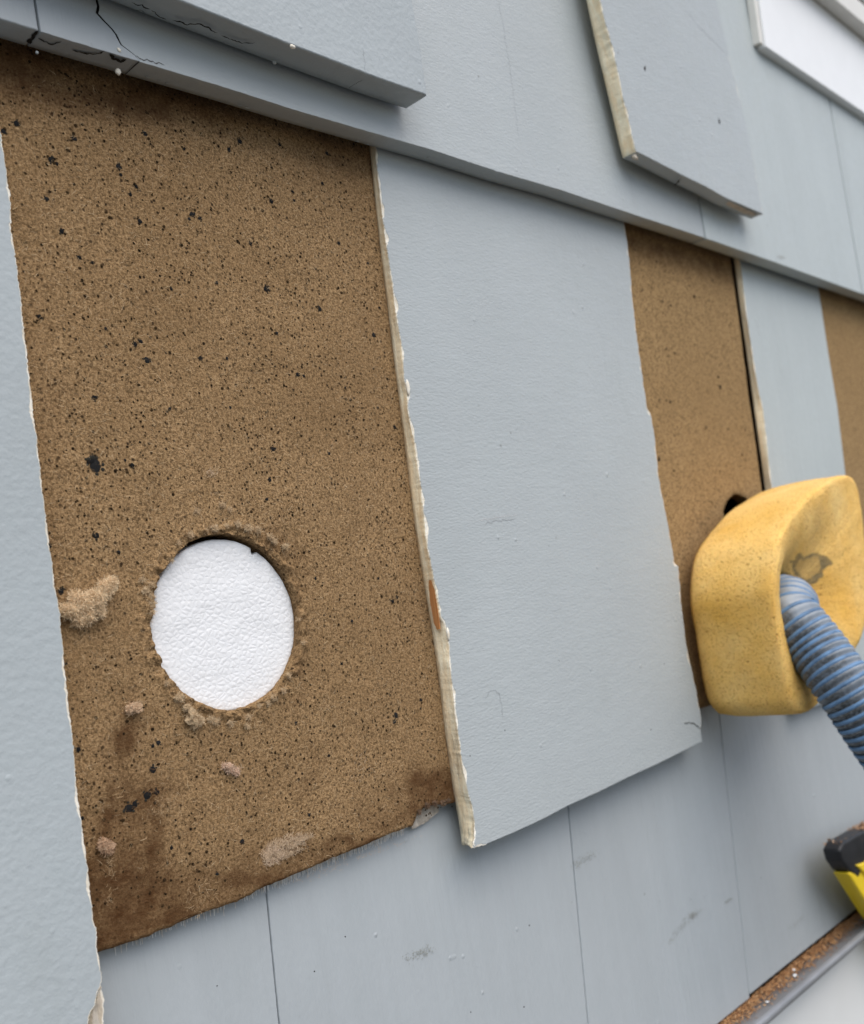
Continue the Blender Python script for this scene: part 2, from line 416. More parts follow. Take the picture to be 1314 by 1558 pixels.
# fibres lying on the boards (nobody could count them)
def board_y(x, z): return -.0005*N1(x*45, z*45, 3)
V = []; Fc = []; col = []
PAL = [(.46, .31, .155), (.54, .38, .21), (.38, .245, .115), (.62, .47, .29), (.28, .17, .075), (.10, .06, .03)]
X0, X1 = P(0, 300, 0).x-.01, .352
for i in range(30000):
    x = random.uniform(.11, X1); z = random.uniform(-.103, .235)
    r = math.hypot(x-HC[0], z-HC[1])
    if r < HR+.0012: continue
    if z < -.1045+.0045*((x-.166)/.16) : continue
    if x > .322 and z < -.092: continue
    th = random.gauss(0, .9)
    c = random.choice(PAL); k = random.uniform(.8, 1.15); s = darkening(Vector((x, 0, z)))
    if random.random() < s: c = (.16, .085, .04)
    fibre(V, Fc, col, (x, board_y(x, z)-random.uniform(.0001, .0004)-(.001*max(0, N1(x*230, z*230, 0)) if r < HR+.006 else 0), z), (math.cos(th), -.06, math.sin(th)), random.uniform(.0009, .0032), random.uniform(.00003, .000065), tuple(q*k for q in c), .13, 2, .12)
def patch(px, py, rx, ry, n, c, lift=.0006):
    for i in range(n):
        a = random.uniform(0, 6.28); r = math.sqrt(random.random())
        if N1(px*.1+rx*.1*r*math.cos(a), py*.22+ry*.22*r*math.sin(a), 3) < -.02: continue
        p = P(px+rx*r*math.cos(a)+random.gauss(0, 3), py+ry*r*math.sin(a)-.35*rx*r*math.cos(a), 0); p.y = board_y(p.x, p.z)-random.uniform(.0002, lift)
        if math.hypot(p.x-HC[0], p.z-HC[1]) < HR+.0015: continue
        th = random.gauss(1.0, .8); k = random.uniform(.8, 1.2)
        fibre(V, Fc, col, p, (math.cos(th), -.1, math.sin(th)), random.uniform(.0007, .0022), .00005, tuple(q*k for q in c), .4, 3, .3)
TAN = (.50, .35, .20); PALE = (.60, .45, .30)
patch(432, 1290, 32, 17, 2200, PALE, .001); patch(415, 1302, 16, 16, 900, (.62, .47, .33), .001); patch(455, 1278, 20, 6, 400, PALE, .001); patch(300, 1370, 22, 30, 160, TAN); patch(350, 1172, 14, 6, 120, PALE)
patch(400, 840, 60, 60, 300, TAN); patch(320, 720, 9, 6, 80, PALE); patch(165, 1340, 5, 40, 120, TAN); patch(252, 1225, 26, 14, 160, TAN)
patch(545, 1170, 14, 22, 70, PALE); patch(490, 1080, 8, 6, 40, TAN); patch(560, 1300, 80, 3, 120, PALE); patch(475, 1335, 40, 5, 60, PALE)
tag(obj('surface_fibres', V, Fc, fibre_m, board1, None, None, col), 'fine pale fibres over the board face', kind='stuff')

# mould specks: irregular flat spots sitting in the fibre
V = []; Fc = []; col = []
def speck(x, z, r, c):
    k0 = len(V); n = 7 if r < .0008 else 26; s = random.uniform(0, 99); st = random.uniform(.9, 1.15)
    y = board_y(x, z)-.00022
    V.append((x, y-.0001, z)); col.append(c)
    for i in range(n):
        t = 6.2832*i/n; q = r*(1+.30*N1(math.cos(t)*1.3+s, math.sin(t)*1.3, 0, 2)); V.append((x+q*st*math.cos(t), y+.0001, z+q*math.sin(t)/st)); col.append(c)
    for i in range(n): Fc.append((k0, k0+1+i, k0+1+(i+1) % n))
def ok(x, z): return math.hypot(x-HC[0], z-HC[1]) > HR+.004 and z > -.098 and x < .350
for i in range(5200):
    x = random.uniform(.11, .352); z = random.uniform(-.1, .235)
    if not ok(x, z): continue
    if N1(x*28, z*28, 7)+random.uniform(-.5, .5) < -.15: continue
    r = min(.0007, .00030*math.exp(abs(random.gauss(0, .42)))); k = random.uniform(.4, 1.5)
    speck(x, z, r, (.032*k, .019*k, .008*k))
BIG = [(145, 708, 13), (138, 702, 8), (405, 440, 7), (223, 548, 6.5), (568, 510, 6), (602, 1088, 7), (600, 1098, 5), (232, 1171, 7), (238, 1205, 6), (224, 1210, 8), (196, 1230, 9), (205, 1224, 6),
       (112, 211, 5.5), (77, 243, 6), (86, 249, 4), (180, 254, 6), (183, 266, 4), (220, 204, 5.5), (70, 303, 4.5), (93, 352, 5), (25, 188, 6), (5, 200, 5), (120, 392, 4.5), (143, 605, 5.5), (60, 482, 5),
       (206, 524, 5), (214, 519, 4.5), (292, 326, 6), (304, 332, 5), (288, 333, 4), (212, 337, 5), (415, 683, 6), (413, 306, 6), (490, 279, 4.5), (420, 507, 4.5), (600, 650, 5), (597, 915, 5), (603, 909, 4), (368, 1280, 5),
       (452, 570, 5), (462, 572, 4), (118, 1140, 5), (207, 284, 4.5), (198, 296, 4), (280, 226, 4), (365, 215, 6), (348, 228, 5), (425, 220, 4.5), (497, 233, 5), (445, 292, 4), (515, 370, 5), (447, 305, 4), (486, 470, 6), (577, 468, 4),
       (345, 545, 4), (305, 545, 5), (140, 400, 4), (200, 708, 5), (190, 700, 3), (258, 622, 4), (525, 590, 3.5), (500, 690, 4), (575, 620, 3.5), (480, 880, 4), (535, 945, 4), (575, 880, 4), (640, 1065, 4.5), (520, 1010, 4), (500, 1150, 4), (470, 1240, 4), (640, 1078, 3),
       (450, 1100, 4), (75, 830, 5), (92, 900, 6), (146, 815, 6), (180, 840, 4), (100, 1010, 3), (240, 1130, 5), (232, 1135, 4), (125, 1245, 4), (90, 1175, 3), (260, 1290, 4), (330, 1330, 4), (410, 730, 5), (405, 760, 4), (350, 620, 3.5), (260, 440, 4), (160, 500, 4), (330, 430, 4), (380, 370, 5), (560, 400, 4)]
for (px, py, r) in BIG:
    p = P(px, py, 0); k = random.uniform(.5, 1)
    if not ok(p.x, p.z): continue
    R_ = r*.000185
    speck(p.x, p.z, R_, (.02*k, .02*k, .02*k))
    for j in range(int(r*.6)): 
        a = random.uniform(0, 6.28); speck(p.x+R_*1.3*math.cos(a), p.z+R_*1.3*math.sin(a), R_*random.uniform(.15, .4), (.03, .028, .022))
tag(obj('mould_specks', V, Fc, speck_m, board1, None, None, col), 'scattered black specks of mould on the board', kind='stuff')
V = []; Fc = []; col = []
for i in range(420):
    x = random.uniform(.575, .725); z = random.uniform(-.05, .22)
    if math.hypot(x-hc2[0], z-hc2[1]) < .03: continue
    k = random.uniform(.6, 1.6); speck(x, z, .0003*math.exp(abs(random.gauss(0, .6))), (.07*k, .045*k, .025*k))
tag(obj('mould_specks', V, Fc, speck_m, board2, None, None, col), kind='stuff')

# ragged lip of torn fibre round the foam hole and small tufts
def tuft(name, spots, parent, nf=900, L=.005, label=None, cat=None, group=None, c=TAN, w=.00008, rgh=1.1):
    V = []; Fc = []; col = []
    for (px, py, r, out_) in spots:
        p = P(px, py, 0); rr = r*.00026
        if r > 2:
            v, f = blob('', (p.x, -out_*.35, p.z), rr*.95, None, sc=(1, .45, .85), seed=px, rgh=rgh, sub=3)
            k = len(V); V += v; Fc += [tuple(i+k for i in t) for t in f]; col += [tuple(q*.72 for q in c)]*len(v)
        for i in range(int(nf*r/8)):
            d = Vector((random.gauss(0, 1), -abs(random.gauss(0, .55)), random.gauss(0, 1))).normalized()
            q = Vector((p.x, 0, p.z))+Vector((d.x*rr, d.y*out_, d.z*rr))*random.uniform(.5, 1.0); q.y -= .0002
            tg = Vector((random.gauss(0, 1), -abs(random.gauss(0, .5)), random.gauss(0, 1)))
            k = random.uniform(.72, 1.25); pk = random.uniform(-.03, .03)
            fibre(V, Fc, col, q, tg, random.uniform(.2, .75)*L, random.uniform(.5, 1.1)*w, (c[0]*k, c[1]*k+pk, c[2]*k+pk), .55, 4)
    o = obj(name, V, Fc, fibre_m, parent, None, None, col)
    tag(o, label, cat, group); return o
def lipspots():
    L = []
    for (px, py, r, o) in [(268, 1060, 8, .003), (278, 1075, 11, .004), (290, 1090, 13, .0045), (303, 1098, 9, .004), (297, 1104, 6, .003), (318, 1093, 5, .002), (330, 1100, 4, .0015), (345, 1100, 4, .0015),
                           (372, 1094, 5, .003), (373, 1104, 4, .002), (392, 1075, 4, .002), (415, 1062, 6, .003), (428, 1052, 5, .002), (440, 1030, 3, .002), (405, 1068, 4, .002),
                           (218, 898, 5, .002), (228, 892, 4, .002), (224, 910, 6, .002), (231, 922, 6, .002), (216, 880, 3, .002), (225, 930, 4, .003),
                           (290, 812, 5, .002), (308, 806, 5, .0025), (325, 802, 5, .0025), (345, 800, 5, .0025), (362, 801, 5, .003), (378, 804, 6, .004), (392, 806, 6, .004), (404, 814, 5, .003), (418, 824, 5, .003), (428, 832, 5, .003),
                           (340, 770, 6, .002), (350, 774, 4, .002), (302, 780, 3, .001), (270, 828, 4, .002), (455, 940, 3, .002), (457, 980, 3, .002), (250, 1040, 3, .002), (256, 850, 3, .0015)]:
        L.append((px, py, r, o))
    return L
tuft('torn_rim', [(x+random.uniform(-4, 4), y+random.uniform(-3, 3), r*random.uniform(.45, 1.15), o) for x, y, r, o in lipspots()], board1, 420, .003, 'ragged tan fibre torn up round the hole', c=(.58, .43, .265), w=.00006, rgh=.9)
tuft('fibre_clump', [(122, 922, 12, .006), (105, 930, 9, .006), (140, 912, 12, .007), (157, 896, 9, .005), (166, 888, 6, .004), (128, 938, 9, .005), (112, 912, 8, .005), (97, 930, 6, .004), (146, 930, 7, .004), (116, 944, 7, .004)], None, 1500, .0045,
     'tan fluffy clump of torn fibre stuck on the brown board beside the left shingle', 'fibre clump', c=(.76, .58, .37))
tuft('fibre_clump', [(200, 1078, 7, .003), (207, 1076, 5, .003), (194, 1080, 4, .002)], None, 600, .003, 'small pale fibre tuft low left of the foam disc, above the rusty stains', 'fibre clump', 'small fibre tufts on the brown board', c=(.64, .46, .30))
tuft('fibre_clump', [(158, 1288, 9, .003), (155, 1283, 6, .003), (164, 1293, 5, .002)], None, 600, .003, 'small round fibre tuft near the bottom left corner of the brown board', 'fibre clump', 'small fibre tufts on the brown board', c=(.50, .33, .21))
tuft('fibre_clump', [(348, 1169, 6, .002), (357, 1174, 5, .002), (341, 1166, 4, .002)], None, 500, .003, 'small pale elongated fibre tuft straight below the foam disc', 'fibre clump', 'small fibre tufts on the brown board', c=(.66, .47, .34))

# ------------------------------------------------------------------ foam disc in the hole
fm, nt, b = mat('white_bead_foam', .55, .25); g = G(nt)
vn = g.vor(370, 'DISTANCE_TO_EDGE', g.map((1, 1, 1.25))); vc = g.vor(430, 'F1', g.map((1, 1, 1.25)))
wob = g.noise(60, 3)
nt.links.new(g.mix(g.ramp(vn, 0, .1, .10, 0), (.83, .84, .845), (.60, .62, .65)), b.inputs['Base Color'])
n = g.bump(g.ramp(vn, 0, .4), .00028, .5); n = g.bump(wob, .0012, .5, n); n = g.bump(g.noise(1400, 3), .0001, .4, n)
nt.links.new(n, b.inputs['Normal']); b.inputs['Subsurface Weight'].default_value = .12; b.inputs['Subsurface Radius'].default_value = (.002, .002, .002)
b.inputs['Subsurface Scale'].default_value = 1
fcx, fcz, fr = HC[0]+.0006, HC[1]-.0013, .0348
V = []; Fc = []; K = 240; prof = [(1, .010), (1, .0052), (.997, .0042), (.985, .0036), (.96, .0034)]+[(r/24, .0034-.0002*0) for r in range(22, 0, -1)]
for q, (rr, y) in enumerate(prof):
    for i in range(K):
        th = 6.28318*i/K
        r = fr*(1+.006*N1(math.cos(th)*3, math.sin(th)*3, 4)+.003*N1(math.cos(th)*20, math.sin(th)*20, 4))
        r *= 1-.035*math.exp(-((th-math.pi*.905)/.10)**2)*0
        # notches: left middle and top right
        r -= .0016*max(0, 1-abs((th-2.86)/.16))**.4 if abs(th-2.86) < .16 else 0
        r -= .0021*max(0, 1-abs((th-1.02)/.05))**.4 if abs(th-1.02) < .05 else 0
        rq = r*rr if rr < .95 else r-fr*(1-rr)
        V.append((fcx+rq*math.cos(th), y+.0003*N1(rq*math.cos(th)*60, rq*math.sin(th)*60, 8)-.0006*(rr*math.sin(th)) , fcz+rq*math.sin(th)))
for k in range(len(prof)-1):
    for i in range(K):
        j = (i+1) % K; Fc.append((k*K+i, k*K+j, (k+1)*K+j, (k+1)*K+i))
V.append((fcx, .0034, fcz)); c0 = len(V)-1; k = len(prof)-1
for i in range(K): Fc.append((k*K+i, k*K+(i+1) % K, c0))
tag(obj('foam_disc', V, Fc, fm, None, None, True), 'round white bead foam plug filling the hole in the brown board', 'foam plug')

# ------------------------------------------------------------------ stripped course: left shingle, big shingle, narrow shingle
E3 = [paint_lump, cream, primer]; R3 = [paint_roll, cream, primer]
rightL = [(-6, 165), (2, 210), (8, 250), (13, 285), (17, 297), (16, 320), (18, 350), (33, 467), (42, 547), (48, 600), (51, 630), (60, 700), (68, 775), (74, 815), (78, 850), (81, 875), (90, 926), (97, 1000), (104, 1067), (110, 1120), (115, 1180), (119, 1215), (129, 1286), (137, 1350), (143, 1405), (147, 1412), (147, 1440), (151, 1456), (155, 1490)]
a, b = .0062, -.020
pts = [(x, y, 'd') for x, y in rightL[:-1]]+[(155, 1490, 'd'), (152, 1500, 'd'), (148, 1510, 'd'), (145, 1530, 'd'), (137, 1540, 'd'), (133, 1560, 'd'), (136, 1620, 'd')]
A = P(2, 165, a, b); Bq = P(136, 1620, a, b)
pw = [(P(x, y, a, b).x, P(x, y, a, b).z, k) for x, y, k in pts]+[(.150, -.205, 'c'), (-.05, -.205, 'c'), (-.05, .24, 'c'), (A.x, .24, 'd')]
L_ = slab('shingle', pw, a, b, .0008, 0, E3, wall, 'grey blue orange-peel painted shingle at the left edge with flaking cream rim', world=True, chip=.0009, seed=3, step=.0007)
# bare broken corner behind the missing paint
pc = [P(x, y, .0064) for x, y in ((152, 1498), (157, 1515), (158, 1562), (160, 1630), (128, 1630), (130, 1560), (138, 1538), (146, 1520))]
slab('broken_corner', [(v.x, v.z, 'd') for v in pc], .0068, 0, .001, 0, [cream_dirty, cream_dirty, primer], L_, 'grey splintered corner with the paint gone', world=True, seed=8, step=.0006)

a, b = .0080, -.018
leftS = [(571, 215), (573, 250), (585, 350), (598, 440), (603, 480), (611, 525), (615, 575), (620, 600), (621, 625), (630, 670), (641, 745), (650, 830), (658, 868), (664, 900), (671, 938), (676, 948), (681, 968), (684, 985), (684, 1010), (688, 1040), (693, 1088), (699, 1130), (706, 1177), (712, 1205), (718, 1225), (722, 1250), (722, 1275), (718, 1291)]
botS = [(740, 1285), (785, 1266), (830, 1245), (863, 1227), (910, 1206), (954, 1184), (1000, 1163), (1068, 1129)]
rightS = [(1066, 1109), (1067, 1090), (1061, 1062), (1057, 1040), (1044, 981), (1038, 933), (1034, 885), (1032, 862), (1026, 856), (1022, 830), (1014, 788), (1002, 724), (996, 665), (990, 629), (984, 620), (977, 569), (969, 512), (962, 452), (957, 389), (950, 340)]
pts = [(x, y, 'd') for x, y in leftS]+[(x, y, 'c') for x, y in botS]+[(x, y, 'd') for x, y in rightS]
pw = [(P(x, y, a, b).x, P(x, y, a, b).z, k) for x, y, k in pts]
pw = [(pw[0][0], .25, 'd')]+pw+[(pw[-1][0], .25, 'c')]
BIGS = slab('shingle', pw, a, b, .0002, 0, R3, wall, 'wide flat grey blue shingle with a thick cream peeled left edge', world=True, chip=.0016, seed=1, step=.0007)
# bare orange wood on its left edge
def onside(x, y, o, dx=-.0003):
    v = P(x, y, o); return v
sx = lambda o, py0: None
def sidepatch(name, quad, m, parent, thick=.0005, label=None):
    """thin scab lying on a side face: quad given as (out, z) corners at plane x"""
    V = []; n = len(quad)
    for s in (0, 1):
        for (x, o, z) in quad: V.append((x-thick*s, -o, z))
    Fc = [tuple(range(n, 2*n)), tuple(range(n-1, -1, -1))]+[(i, i+n, (i+1) % n+n, (i+1) % n) for i in range(n)]
    o = obj(name, V, Fc, m, parent)
    if label: o['label'] = label
    return o
def sx_at(z):     # x of the big shingle's left arris at height z
    best = min((P(x, y, a, b) for x, y in leftS), key=lambda v: abs(v.z-z)); return best.x
quad = []
for (px, py, o) in [(654, 885, .0036), (657, 878, .0052), (662, 895, .0066), (668, 930, .0068), (671, 957, .0066), (664, 958, .0048), (657, 948, .0034), (654, 915, .0028)]:
    r = ray(px, py); t = (D-o)/r.y; quad.append((r.x*t, o, r.z*t))
xm = sx_at(quad[3][2])
quad = [(xm, o, z) for (x, o, z) in quad]
sidepatch('bare_wood', quad, wood_m, BIGS, .0007, 'orange bare wood where the edge has split')
# paint flaps along the left arris, and scratches on the face
for (px, py, w, h) in [(620, 590, 4.5, 14), (681, 965, 3.5, 12)]:
    p = P(px, py, a, b); V, Fc = blob('', (p.x, p.y-.0002, p.z), .00027, None, sc=(w, 2.4, h), seed=px, rgh=.25)
    obj('paint_flap', V, Fc, primer, BIGS, None, True)
scr = plain('scuffed_primer', (.55, .56, .56), .7)
crackline(BIGS, [(725, 793), (745, 789), (765, 786), (790, 783)], a, b, .00022, 'scratch', m=scr, seed=4)
crackline(BIGS, [(735, 797), (755, 793), (785, 789)], a, b, .00016, 'scratch', m=plain('scratch_shade', (.24, .25, .26)), seed=5)
crackline(BIGS, [(739, 1065), (741, 1056), (748, 1050), (757, 1053), (763, 1070), (765, 1095)], a, b, .00012, 'scratch', m=plain('hair_grey', (.22, .23, .24)), seed=6)
crackline(BIGS, [(1040, 1101), (1052, 1099), (1060, 1104), (1066, 1109)], a, b, .0004, 'crack', seed=7)
for (px, py, r) in [(990, 1110, 1.2), (1010, 1010, 1), (768, 1111, 1), (850, 1005, .8), (715, 1150, .9), (835, 830, .8)]:
    p = P(px, py, a, b); V, Fc = blob('', p, .00035*r, None, sc=(1, .3, 1), seed=px); obj('fly_speck', V, Fc, crack_m, BIGS)

a, b = .0040, -.012
leftN = [(1122, 385), (1127, 404), (1136, 480), (1148, 560), (1155, 600), (1161, 625), (1166, 670), (1172, 728), (1184, 800), (1200, 930), (1214, 1050)]
pw = [(P(x, y, a, b).x, P(x, y, a, b).z, 'd') for x, y in leftN]
rN = [(P(x, y, a, b).x, P(x, y, a, b).z, 'c') for x, y in ((1289, 745), (1274, 620), (1259, 530), (1245, 438))]
pw = [(pw[0][0], .25, 'd')]+pw+[(pw[-1][0], -.116, 'c'), (rN[0][0]+.004, -.116, 'c')]+rN+[(rN[-1][0], .25, 'c')]
slab('shingle', pw, a, b, -.003, 0, [paint_pale, cream, primer], wall, 'narrow pale shingle right of the dark holed board, seen above the sponge', world=True, seed=12, chip=.0012)

# ------------------------------------------------------------------ lower course under the boards
a, b = -.0135, -.06
def lower(xs0, xs1, zb0, m, lab, seed, topx=None):
    pw = [(xs0[1], zb0), (xs1[1], zb0), (xs1[0], -.06), (xs0[0], -.06)]
    return slab('shingle', [(x, z, 'c') for x, z in pw], a, b, a-.009, b+.01, [m, m, m], wall, lab, world=True, seed=seed, ch=.0004, step=.002)
def seamx(p0, p1, zbot):
    u, v = P(*p0, a, b), P(*p1, a, b); s = (v.x-u.x)/(v.z-u.z)
    return (u.x+s*(-.06-u.z), u.x+s*(zbot-u.z))
zbot = -.2825
s1 = seamx((405, 1355), (425, 1558), zbot); s2 = seamx((865, 1235), (895, 1558), zbot); s3 = seamx((1100, 1140), (1139, 1500), zbot)
gp = .00036
sh = lambda s, d: (s[0]+d, s[1]+d)
LW = [lower((-.05, -.05), sh(s1, -gp), zbot, paint_brush, 'lower left grey blue shingle under the brown board', 21),
      lower(sh(s1, gp), sh(s2, -gp*1.2), zbot, paint_brush, 'wide brush-marked shingle below the brown board and big shingle', 22),
      lower(sh(s2, gp*1.2), sh(s3, -gp*1.5), zbot, paint_brush, 'lower shingle with a long grey scuff right of the thin seam', 23),
      lower(sh(s3, gp*1.5), (1.5, 1.5), zbot+.002, paint_brush, 'lower shingle below the sponge and behind the hose', 24)]
smudge = plain('brown_smudge', (.30, .29, .25), .8, .25, 900)
def smear(parent, pts, w, m, seed, a=a, b=b):
    """dirt rubbed on the paint: many tiny flat flecks along a line"""
    V = []; Fc = []
    for i in range(len(pts)-1):
        for j in range(70):
            t = random.random(); px = pts[i][0]+(pts[i+1][0]-pts[i][0])*t+random.gauss(0, w*1.3); py = pts[i][1]+(pts[i+1][1]-pts[i][1])*t+random.gauss(0, w)
            p = P(px, py, a, b); r = random.uniform(.00008, .00028); k = len(V); s = random.uniform(0, 50)
            for q in range(7):
                th = q*.8976; rr = r*(1+.5*N1(math.cos(th)+s, math.sin(th))); x = p.x+rr*math.cos(th)*1.3; z = p.z+rr*math.sin(th)
                V.append((x, -(a+b*z)-.00004-.000002*j-.0000004*k, z))
            Fc.append(tuple(range(k, k+7)))
    return obj('smudge', V, Fc, m, parent)
smudge1 = plain('pale_grey_brown_smudge', (.29, .30, .27), .8, .10, 900)
smear(LW[1], [(618, 1460), (640, 1450), (655, 1443)], 3.5, smudge1, 1)
smear(LW[2], [(1018, 1435), (1035, 1412), (1050, 1395), (1062, 1385)], 2.6, smudge1, 2); smear(LW[2], [(1050, 1395), (1056, 1390)], 2, smudge, 2)
smear(LW[2], [(875, 1318), (885, 1308), (905, 1298)], 3, smudge1, 3); smear(LW[2], [(1104, 1374), (1112, 1366)], 1.5, smudge1, 3)
smear(LW[3], [(1200, 1415), (1225, 1392)], 2, smudge1, 3)
for (px, py, r) in [(805, 1408, 1.2), (797, 1532, 1.3), (716, 1540, 1), (478, 1478, 1), (525, 1425, 1), (330, 1500, .8), (1158, 1336, 1.3)]:
    p = P(px, py, a, b); V, Fc = blob('', p, .00035*r, None, sc=(1, .3, 1), seed=px); obj('fly_speck', V, Fc, crack_m, LW[1])
# torn paint fringe hanging from under the board's lower edge
V = []; Fc = []; col = []
ez = lambda x: bl[0].z+(bl[9].z-bl[0].z)*(x-bl[0].x)/(bl[9].x-bl[0].x)
def bz(x):
    for i in range(len(bl)-1):
        if bl[i].x <= x <= bl[i+1].x: t = (x-bl[i].x)/(bl[i+1].x-bl[i].x); return bl[i].z*(1-t)+bl[i+1].z*t
    return bl[-1].z
for i in range(560):
    px = random.choice([random.gauss(525, 50), random.gauss(460, 45), random.gauss(615, 28), random.uniform(170, 640)])
    x = P(px, 1320, 0).x
    if not bl[0].x+.003 < x < bl[10].x+.012: continue
    z = bz(x)-.0026; k = len(V); ln = abs(random.gauss(0, .0017))+.0002; w = random.uniform(.0001, .0003)
    y = .0045 if random.random() < .5 else .0068
    o = -(a+b*z)-.0004
    V += [(x-w, o, z+.001), (x+w, o, z+.001), (x+w*.6+random.gauss(0, .0001), o+.0003, z-ln), (x-w*.6, o+.0003, z-ln*.8)]; Fc.append((k, k+1, k+2, k+3)); col += [random.choice([(.80, .80, .76), (.7, .71, .70), (.66, .62, .55)])]*4
tag(obj('paint_fringe', V, Fc, tint_mat('torn_paint'), LW[1], None, None, col), 'short white strands of torn paint under the board edge', kind='stuff')
# torn grey paper and rot at the notch by the big shingle's foot
tp = plain('torn_pale_paper', (.42, .38, .32), .9, .3, 500, .0006)
pp = [P(x, y, -.0045) for x, y in ((626, 1262), (622, 1240), (634, 1226), (650, 1216), (662, 1222), (668, 1234), (655, 1246), (640, 1256))]
slab('torn_paper', [(v.x, v.z, 'd') for v in pp], -.0042, 0, -.0065, 0, [tp, tp, tp], board1, 'pale torn paper under the notched corner', world=True, seed=30, step=.0006)
tuft('torn_corner', [(648, 1226, 5, .002), (660, 1222, 5, .002), (672, 1222, 5, .002), (680, 1218, 4, .002), (636, 1236, 4, .001)], board1, 260, .0025, 'dark torn fibre at the notched corner', c=(.17, .11, .07))

# ------------------------------------------------------------------ course above (overhanging the stripped row)
a, b = .0240, -.035           # front face
kb, bb = .0145, -.040          # back face
edgeB = [(-60, 11), (0, 29), (100, 60), (200, 90), (350, 136), (450, 168), (560, 200), (657, 228), (760, 262), (850, 288), (966, 327), (1072, 362), (1180, 400), (1314, 448), (1420, 487)]
def eB(px):
    for i in range(len(edgeB)-1):
        if edgeB[i][0] <= px <= edgeB[i+1][0]:
            t = (px-edgeB[i][0])/(edgeB[i+1][0]-edgeB[i][0]); return edgeB[i][1]*(1-t)+edgeB[i+1][1]*t
def courseB(px0, px1, lab, m, seed, dx0=0, dx1=0, left=None, right=None):
    """px0/px1: where its sides meet the lower arris; left/right: lists of pixels for a jagged side"""
    xs = [px0]+[e[0] for e in edgeB if px0 < e[0] < px1]+[px1]
    bot = [P(x, eB(x)+(1.2*N1(x*.05, seed)), a, b) for x in xs]
    pw = [(v.x, v.z, 'c') for v in bot]
    pw[0] = (pw[0][0]+(.0001 if left else 0), pw[0][1], 'c'); pw[-1] = (pw[-1][0]-(.0001 if right else 0), pw[-1][1], 'c')
    if right: pw += [(P(x, y, a, b).x+dx1*min(1, .1+i/4), P(x, y, a, b).z, 'k') for i, (x, y) in enumerate(right)]
    pw += [(pw[-1][0], .62, 'c')]
    xl = P(*left[-1], a, b).x+dx0 if left else pw[0][0]
    pw += [(xl, .62, 'c')]
    if left: pw += [(P(x, y, a, b).x+dx0*min(1, .1+i/4), P(x, y, a, b).z, 'k') for i, (x, y) in reversed(list(enumerate(left)))]
    return slab('shingle', pw, a, b, kb, bb, [m, crack_m if (left or right) else m, m], wall, lab, world=True, seed=seed, ch=.0002 if (left or right) else .0007, step=.0012)
Bc = []
Bc.append(slab('shingle', [(-.05, .2255, 'c')]+[(P(x, eB(x), a, b).x, P(x, eB(x), a, b).z, 'c') for x in (-40, 0, 30, 59)]+[(P(59, 50, a, b).x, .62, 'c'), (-.05, .62, 'c')], a, b, kb, bb, [paint_brush, paint_brush, paint_brush], wall, 'overhanging shingle in the top left corner, left of the seam', world=True, seed=40, ch=.0007))
crk = [(212, 94), (212, 94), (205, 84), (196, 77), (184, 68), (176, 52), (170, 44), (158, 32), (147, 20), (149, 10), (144, -12), (146, -40)]
Bc.append(courseB(62, 212, 'overhanging grey shingle split by a jagged black crack', paint_brush, 41, right=crk[2:], dx1=-.0004))
Bc.append(courseB(212, 1072, 'long overhanging grey shingle from the jagged crack to the raised peeling shingle', paint_roll, 42, left=crk[2:], dx0=.0005))
Bc.append(courseB(1074.5, 1312, 'overhanging pale shingle right of the raised peeling shingle', paint_pale, 44))
Bc.append(courseB(1313.5, 1415, 'overhanging pale shingle at the right edge of the picture', paint_pale, 45))
# damage on the underside at left
under = lambda off=0: (lambda x, y: (lambda r: (lambda t: Vector((r.x*t, r.y*t-D, r.z*t)))((zB-off)/r.z))(ray(x, y)))
zB = P(200, 90, a, b).z
def usd(z): return lambda x, y: (lambda r: Vector((r.x*z/r.z, r.y*z/r.z-D, z)))(ray(x, y))
crackline(Bc[0], [(58, 46), (54, 52), (48, 58), (44, 66)], a, b, .0009, 'crack', under=usd(zB-.0008), seed=11)
crackline(Bc[1], [(56, 58), (66, 64), (78, 66), (93, 63)], a, b, .0004, 'crack', under=usd(zB-.0008), seed=12)
crackline(Bc[1], [(110, 76), (125, 80), (140, 82), (160, 78)], a, b, .0005, 'crack', under=usd(zB-.0008), seed=13)
crackline(Bc[1], [(165, 82), (172, 88), (183, 93), (192, 90)], a, b, .0013, 'crack', under=usd(zB-.0008), seed=14)
for (px, py, r, m, n, sc) in [(179, 109, 5, primer, 'paint_drip', (1, .8, 1.2)), (181, 76, 3.5, primer, 'paint_chip', (1, .4, 1)), (56, 80, 2.5, paint_roll, 'paint_drip', (1, 1, 1))]:
    p = P(px, py, .012 if n == 'paint_drip' else .0165); V, Fc = blob('', p, r*.00022, None, sc=sc, seed=px, rgh=.3); obj(n, V, Fc, m, Bc[1], None, True)
for i in range(9):     # lumpy paint along the lower back arris
    px = random.uniform(150, 560); p = P(px, eB(px)+20, .009); V, Fc = blob('', p, random.uniform(.0003, .0005), None, sc=(2.6, .8, .5), seed=i, rgh=.5); obj('paint_drip', V, Fc, paint_roll, Bc[2] if px > 249 else Bc[1], None, True)
crackline(Bc[2], [(206, 86), (218, 91), (232, 92), (250, 99)], a, b, .00025, 'hairline', m=plain('hairline_dark', (.10, .10, .10)), seed=19)
crackline(Bc[2], [(757, -5), (765, 40), (775, 100), (783, 160), (789, 215)], a, b, .00010, 'hairline', m=plain('hairline_grey', (.30, .32, .34)), seed=20)
crackline(Bc[2], [(958, 255), (963, 290), (967, 326)], a, b, .0002, 'hairline', m=plain('hairline_pale', (.5, .53, .55)), seed=21)
crackline(Bc[3], [(1270, 165), (1280, 220), (1290, 280), (1298, 340)], a, b, .0003, 'hairline', m=plain('hairline_grey', (.36, .39, .40)), seed=22)
